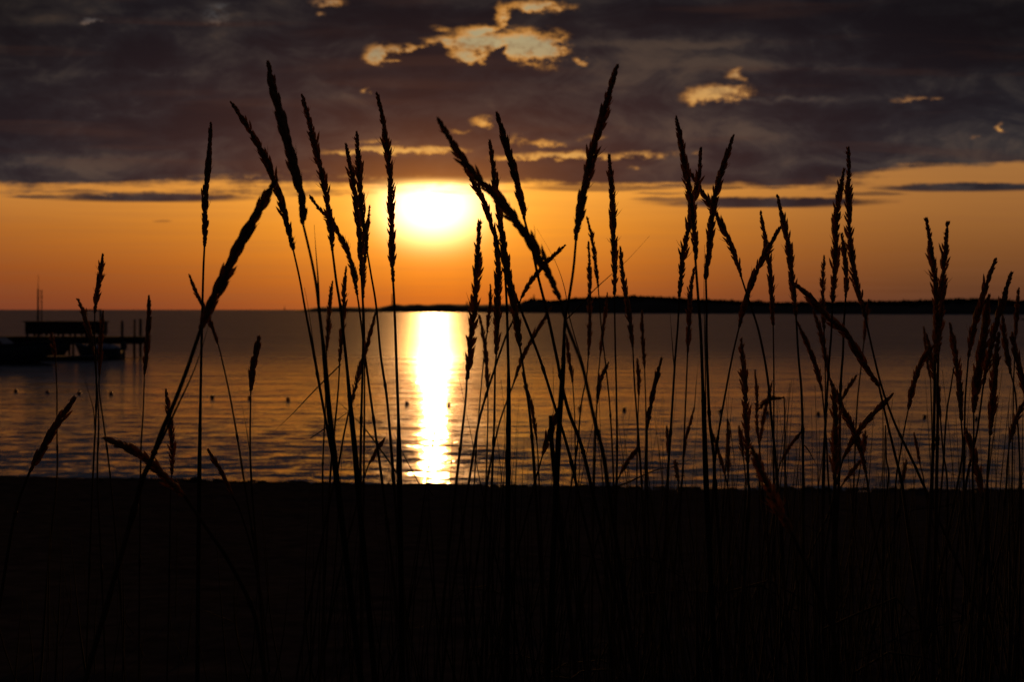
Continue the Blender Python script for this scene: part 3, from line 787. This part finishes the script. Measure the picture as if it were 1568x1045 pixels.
# --- centre
G(11.5, .65, 'great diagonal head sweeping down right from above the sun', [(673,186),(692,218),(714,252),(738,279),(765,306),(788,336),(811,367),(830,401),(845,430),(857,458)], [(869,500),(892,562),(909,638),(923,693),(932,750)], sw=5)
G(7, .6, 'head emerging from under the diagonal head just right of the sun', [(712,258),(727,283),(742,312),(753,345),(761,372)], [(770,400),(785,440),(801,483),(826,548),(850,624),(868,682),(884,748)], sw=3.4)
G(7.5, .6, 'long head hanging below the diagonal head, right of the lone bristly head', [(757,352),(762,400),(762,452),(761,503),(760,543)], [(758,572),(757,641),(753,748)], sw=2.8)
G(7, .6, 'upright head whose tip shows over the diagonal head, centre', [(750,217),(755,252),(759,290),(765,335),(770,378),(773,412)], [(776,469),(778,540),(779,607),(778,748)], sw=4, sheath=.5)
G(8, .5, 'dark head behind the middle of the diagonal head', [(768,345),(774,395),(781,435),(789,480),(796,531)], [(803,575),(810,624),(815,675),(820,748)], sw=3.6)
G(8.5, .3, 'smooth thick head leaning left above the diagonal head', [(761,175),(772,210),(784,252),(794,290),(800,315),(803,336)], [(815,382),(824,424),(838,480),(852,545),(862,596),(872,634),(890,682),(906,748)], sw=4.2)
G(9, 1, 'lone very bristly head at the right edge of the sun glitter', [(734,341),(732,382),(730,424),(727,463),(723,503),(719,550),(715,582)], [(713,613),(707,669),(698,746)], sw=3.4)
G(4, .7, 'tiny thin head just right of the very bristly head', [(751,438),(751,460),(748,486),(746,510)], [(740,558),(731,662),(726,746)], sw=1.8)
G(4.5, .7, 'thin low head crossing near the tiny head over the water', [(734,484),(741,517),(745,558),(747,600)], [(747,648),(744,748)], sw=2)
G(5.5, .7, 'head pointing up right across the base of the diagonal head', [(864,377),(841,398),(815,428),(798,457)], [(786,490),(774,517),(753,579),(733,648),(717,746)], sw=2.8)
G(5, .7, 'head leaning right over the water under the knoll tower', [(843,472),(831,493),(814,521),(800,548),(787,586)], [(767,641),(757,682),(748,727),(742,770)], sw=2.6)
G(9, .45, 'tallest head right of centre leaning right, tip near the top', [(944,104),(932,145),(920,191),(907,233),(896,285),(889,321),(884,347),(882,368)], [(878,413),(871,459),(865,496),(862,572),(857,641),(852,748)], sw=4.2, sheath=.5)
G(7.5, .8, 'upright bristly head right of the tallest centre-right head', [(933,240),(936,279),(938,325),(940,371),(941,417),(941,452)], [(942,521),(944,607),(945,693),(944,748)], sw=2.6)
G(4.5, .7, 'thin head bowed left in the fork beside the tallest centre-right head', [(899,334),(907,367),(912,405),(916,440)], [(921,503),(927,555),(933,613),(937,675),(940,748)], [([(822,350),(849,398),(864,440),(873,490),(893,560)],1.8)], sw=2)
G(5, .8, 'slim upright head between the leaning stem and the bristly upright head', [(901,372),(903,413),(903,463),(903,503),(901,545)], [(898,579),(890,620),(883,693),(874,748)], [([(995,361),(961,398),(932,424),(907,447),(879,478),(866,490)],2.2)], sw=2)
G(5.5, .7, 'head leaning left just right of the upright bristly head', [(950,380),(953,417),(959,455),(965,496),(969,532)], [(972,593),(977,662),(983,748)], sw=2.4)
G(4, .5, 'thin straight head tip touching the shoreline, right of centre', [(983,477),(984,517),(987,565)], [(989,624),(989,675),(988,748)], sw=2)
G(5.2, .2, 'smooth dark head leaning right over open water right of centre', [(1013,550),(1004,584),(996,622),(991,658)], [(991,700),(991,748)], sw=2.6)
G(3.6, .4, 'very thin low head over water left of the smooth dark head', [(976,551),(978,580),(978,607)], [(976,675),(975,748)], sw=2)
G(4, .4, 'curved low head with tip right, in the thicket right of the glitter', [(931,557),(919,584),(914,618)], [(910,675),(908,748)], sw=2)
G(3.5, .7, 'faint thin head in front of the island between two upright heads', [(930,450),(927,479),(922,517),(919,545)], [(915,593),(912,680),(910,748)], sw=1.8)
G(4, .7, 'small hanging head right of the leaning stems over mid water', [(867,514),(871,545),(877,586)], [(880,640),(881,700),(882,748)], sw=1.8)
G(6, .3, 'dark low head leaning right against a broken stem', [(857,625),(848,648),(839,672),(831,697)], [(824,722),(815,755)], sw=2.6)
G(4.5, .6, 'low shaggy head right of the hanging long head', [(800,572),(807,598),(814,622),(822,675)], [(824,705),(826,748)], sw=2)
G(3, .3, 'thick broken headless stem with a cut top', None, [(843,638),(845,680),(852,748)], sw=7, d=1.5)
G(4.5, .5, 'low head leaning right at the beach crest, right of centre', [(978,685),(965,702),(950,726)], [(942,745),(930,775)], [([(1083,690),(1040,712),(1000,722),(965,738),(934,750)],2.6)], sw=2.4)
G(4.5, .6, 'small shaggy upright head low at right of centre', [(1021,655),(1023,675),(1024,700)], [(1023,725),(1022,755)], sw=3)
G(4.5, .5, 'small bent head beside the shaggy upright low head', [(1034,706),(1036,722),(1039,738)], [(1038,750),(1037,770)], sw=2.4)
# --- right of centre
G(8.5, .7, 'left member of the crossing group at right of centre, topmost tip', [(1036,182),(1044,225),(1052,271),(1059,310),(1063,348),(1065,379),(1065,398)], [(1068,440),(1073,508),(1076,583),(1079,664),(1082,755)], sw=4.4, sheath=.4)
G(7.8, 1, 'very bristly head leaning right behind the crossing group', [(1073,230),(1070,271),(1062,310),(1054,348),(1047,386),(1043,424),(1040,455)], [(1038,500),(1034,550),(1029,631),(1024,706),(1022,755)], [([(1026,478),(1029,520),(1032,560)],1.6)], sw=3)
G(8, .55, 'head leaning right that forms the X of the crossing group', [(1122,210),(1113,238),(1100,279),(1091,325),(1087,371),(1083,405),(1081,428)], [(1082,470),(1082,518),(1084,583),(1087,648),(1093,697),(1096,755)], [([(1079,375),(1078,450),(1080,560),(1081,640)],2)], sw=3.8)
G(7.2, .6, 'head leaning left that crosses the X of the crossing group', [(1057,264),(1080,302),(1099,333),(1117,371),(1130,405),(1135,424)], [(1145,455),(1162,508),(1175,576),(1182,648),(1192,755)], sw=3)
G(6.8, .7, 'head leaning right before the island, its tip touching the next stalk', [(1195,348),(1181,371),(1163,405),(1150,436),(1140,466),(1132,501)], [(1122,544),(1111,602),(1098,680),(1092,755)], sw=2.8)
G(6.4, .7, 'upright slim head crossed by the head leaning right before the island', [(1165,326),(1172,368),(1178,405),(1181,442),(1182,472),(1184,499)], [(1185,566),(1185,648),(1185,755)], sw=2.2)
G(7.8, .7, 'bristly head from whose foot the arching head springs, right', [(1191,302),(1199,338),(1207,374),(1211,411),(1215,446),(1219,484)], [(1223,550),(1228,615),(1230,755)], sw=3.2)
G(8, .35, 'thick dark head arching down right across the shoreline', [(1211,432),(1233,448),(1252,469),(1273,491),(1297,514),(1315,544),(1333,573),(1346,592)], [(1357,640),(1369,690),(1381,740),(1385,770)], sw=3.6)
G(5.2, .4, 'smooth head leaning left over water under the arching head', [(1221,494),(1236,527),(1249,560),(1259,600)], [(1265,667),(1270,755)], sw=2.6)
G(5, .4, 'short head leaning left just below the shoreline, under the arch', [(1246,477),(1257,511),(1265,550),(1270,578)], [(1276,615),(1280,755)], sw=2.4)
G(4.8, .9, 'small upright head before the island between two tall groups', [(1262,394),(1260,427),(1260,463),(1262,506)], [(1264,600),(1262,755)], sw=2)
G(8, .9, 'left, very bristly one of the tall right-hand pair', [(1292,262),(1284,304),(1280,347),(1280,384),(1277,427),(1275,463)], [(1273,512),(1270,550),(1265,631),(1260,755)], sw=3)
G(8, .85, 'right, tallest one of the tall right-hand pair, curving out right below', [(1299,229),(1300,261),(1299,298),(1300,335),(1302,371),(1309,427),(1318,457),(1325,486)], [(1337,540),(1350,592),(1370,648),(1392,695),(1417,750)], sw=3)
G(6, .7, 'shorter head inside the tall right-hand pair', [(1289,360),(1294,396),(1296,433),(1295,456)], [(1292,500),(1291,540),(1287,602),(1284,755)], sw=3)
G(4, .7, 'thin head hanging at the shoreline right of the tall pair', [(1330,460),(1326,492),(1323,524)], [(1317,576),(1312,631),(1307,755)], sw=2)
G(6, .35, 'low head leaning right that crosses a mirrored one near the beach', [(1366,605),(1338,634),(1315,660),(1291,703)], [(1281,740),(1275,770)], sw=3)
G(6.5, .4, 'low head leaning left that crosses a mirrored one near the beach', [(1272,583),(1288,622),(1304,654),(1318,690),(1326,725)], [(1330,750),(1334,790)], sw=3.4)
G(9.5, .9, 'reddish dense upright plume in the low thicket at right', [(1277,600),(1279,640),(1279,690),(1278,735)], [(1278,760),(1277,820)], sw=5)
G(4, .5, 'small head leaning right above the reddish plume', [(1311,576),(1299,594),(1288,615)], [(1284,680),(1283,755)], sw=2)
G(4.5, .6, 'small upright head low, right of the low crossing pair', [(1325,662),(1323,682),(1319,705)], [(1315,730),(1311,760)], sw=2)
G(5, .5, 'lowest head leaning right at the beach crest right of the reddish plume', [(1318,706),(1305,722),(1293,738)], [(1285,752),(1275,775)], sw=2.6)
G(8, .9, 'reddish tall plume standing low over the water right of centre', [(1135,522),(1138,560),(1141,602),(1143,648),(1145,710)], [(1146,740),(1146,780)], sw=4)
G(4.2, .8, 'thin wavy head just right of the reddish tall plume', [(1156,569),(1159,602),(1159,648),(1162,680)], [(1166,715),(1168,755)], sw=2)
G(4, .8, 'thin head behind the bent stalk leaning right', [(1182,586),(1175,615),(1169,641),(1164,677)], [(1163,710),(1163,755)], sw=1.8)
G(4, .5, 'stalk bent over at a sharp corner, its head hanging left', [(1163,626),(1172,616),(1182,611),(1198,610)], [(1201,614),(1202,680),(1203,755)], sw=2.2)
G(5, .8, 'small plume left of the reddish tall plume near the beach', [(1132,655),(1135,675),(1138,700)], [(1141,725),(1142,755)], sw=2)
G(11, .8, 'near blurred plume slanting down right out of the reddish plume into the dark', [(1153,690),(1163,718),(1176,745),(1195,785),(1214,820)], [(1249,900),(1275,970),(1285,1040)], sw=6)
G(4, .5, 'short head leaning left at the foot of the crossing group', [(1089,658),(1096,680),(1104,705),(1111,730)], [(1114,745),(1117,770)], sw=2)
G(4, .7, 'thin stalk folded in a narrow peak beside the foot of the crossing group', [(1114,644),(1115,665),(1115,700),(1115,729)], [(1114,745),(1113,765)], [([(1132,752),(1124,700),(1118,655),(1114,643)],1.8)], sw=1.8)
G(4, .5, 'bare thin head leaning right at mid height, right of the bent stalk', [(1231,658),(1219,672),(1207,688),(1196,708)], [(1190,727),(1182,755)], [([(1262,735),(1249,710),(1238,690),(1231,682)],2)], sw=2)
G(5.2, .7, 'low thin head at the island foot left of the X group', [(1063,412),(1058,442),(1056,472),(1054,518),(1053,540)], [(1050,615),(1046,713),(1043,755)], sw=2.4)
G(3.4, .4, 'faint thin head leaning right below the X group over water', [(1063,625),(1057,648),(1050,675),(1047,703)], [(1046,725),(1043,758)], [([(1070,548),(1066,590),(1063,630)],1.5)], sw=1.8)
# --- right edge
G(8.5, 1, 'left head of the tall twin pair at far right', [(1419,338),(1425,375),(1430,417),(1434,455),(1434,509),(1432,556)], [(1431,600),(1430,657),(1426,753)], sw=4)
G(8.5, .9, 'right head of the tall twin pair at far right', [(1451,344),(1447,387),(1443,438),(1440,488),(1437,539)], [(1436,585),(1436,640),(1434,753)], sw=4)
G(7.5, .5, 'head leaning right past the twin pair, tip above the ridge', [(1524,399),(1511,434),(1498,476),(1488,518),(1483,547)], [(1478,615),(1477,680),(1476,753)], sw=2.8)
G(7.5, .5, 'head leaning right beside the right edge, second from the edge above the ridge', [(1548,420),(1536,459),(1524,501),(1514,547),(1506,589)], [(1497,657),(1488,700),(1478,753)], sw=3)
G(4, .5, 'thin head nearest the right edge crossing the ridge', [(1560,443),(1557,480),(1555,518)], [(1552,600),(1550,755)], sw=2)
G(8.5, .4, 'dark thick head behind the right-edge leaning head', [(1513,456),(1508,505),(1500,556),(1494,598),(1491,632)], [(1491,690),(1490,755)], sw=3)
G(6.5, .6, 'head leaning left right of the twin pair over the water', [(1455,498),(1463,543),(1469,589),(1472,645)], [(1474,690),(1464,755)], sw=2.8)
G(6, .5, 'head leaning right on the left side of the twin pair', [(1430,530),(1411,555),(1398,592),(1391,627)], [(1385,657),(1377,705),(1371,755)], sw=2.2)
G(4, .6, 'small upright head left of the twin pair', [(1415,502),(1419,547),(1425,581)], [(1427,650),(1428,755)], sw=2)
G(6, .6, 'head close behind the stems of the twin pair', [(1419,513),(1428,560),(1435,600),(1440,640)], [(1444,690),(1451,755)], sw=2.4)
G(7.5, .6, 'upright shaggy head over the water near the right edge', [(1529,513),(1524,564),(1520,615),(1516,667)], [(1514,700),(1512,755)], sw=3)
G(6, .5, 'head leaning left behind the right-edge heads', [(1535,485),(1540,530),(1548,573)], [(1556,615),(1562,755)], sw=2.4)
G(7, .4, 'head leaning left cut by the right edge', [(1550,512),(1556,543),(1565,581),(1572,612)], [(1576,680),(1578,755)], sw=2.8)
G(6, .5, 'low head leaning right out of the right edge', [(1570,614),(1555,644),(1546,678)], [(1542,715),(1540,755)], sw=2.4)
G(7.5, .4, 'dark low head leaning left right of the twin pair stems', [(1480,661),(1489,690),(1500,738),(1504,760)], [(1507,780),(1510,840)], sw=4)
G(5, .6, 'stubby low head at the beach crest left of the twin pair', [(1388,707),(1384,724),(1380,742)], [(1379,755),(1377,780)], sw=3)
G(3.2, .3, 'thin small head leaning left between the low heads left of the twin pair', [(1400,664),(1404,685),(1409,712)], [(1414,732),(1418,758)], sw=2)
G(3, .2, 'bare thin upright stem with no head left of the twin pair', None, [(1356,652),(1357,700),(1358,755)], sw=2.2, d=2.2)
G(3, .2, 'bare thin stem leaning right, no head, right of the twin pair', None, [(1461,562),(1455,600),(1449,640),(1441,755)], sw=2.2, d=2.0)

# --- leafy undergrowth: fine blades nobody could count
rnd = random.Random(8); mb = MB(); mb2 = MB()
for k in range(1350):
    d = rnd.uniform(1.3, 4.2); x = rnd.uniform(-150, 1750) if k % 3 else rnd.uniform(850, 1700)
    if x < 480 and rnd.random() < .6: continue
    g = None; tipy = rnd.choice([rnd.uniform(735, 1100), rnd.uniform(760, 1300)])
    if x > 480 and rnd.random() < (.10 if x < 680 else .30): tipy = 750 - 190*rnd.random()**1.8
    a = P(x, tipy, d); lean = rnd.gauss(0, .16); bx = a.x + lean*(a.z-2.15); by = d+rnd.uniform(-.15, .15)
    b = Vector((bx, by, ground_z(bx, by)-.03)); mid = a.lerp(b, .5) + Vector((rnd.uniform(-.02, .02), 0, 0)) - Vector((lean*.12, 0, 0))
    w = rnd.uniform(.0009, .0020)
    path = spline([a, mid, b], 5); n = len(path)-1
    mb.tube(path, [max(.00025, w*min(1, .1+i/n*2)) for i in range(n+1)], 4)
    if rnd.random() < .06:            # a curling side leaf
        q = path[n//3+1]; sgn = rnd.choice((-1, 1)); L = rnd.uniform(.08, .28)
        pts = [q + Vector((sgn*L*t_, rnd.uniform(-.01, .01), L*.75*t_ - L*1.25*t_*t_*rnd.uniform(.4, 1))) for t_ in (1, .75, .5, .25, 0)]
        mb.tube(pts, [.0003, .0008, .0012, .0014, .0012], 4)
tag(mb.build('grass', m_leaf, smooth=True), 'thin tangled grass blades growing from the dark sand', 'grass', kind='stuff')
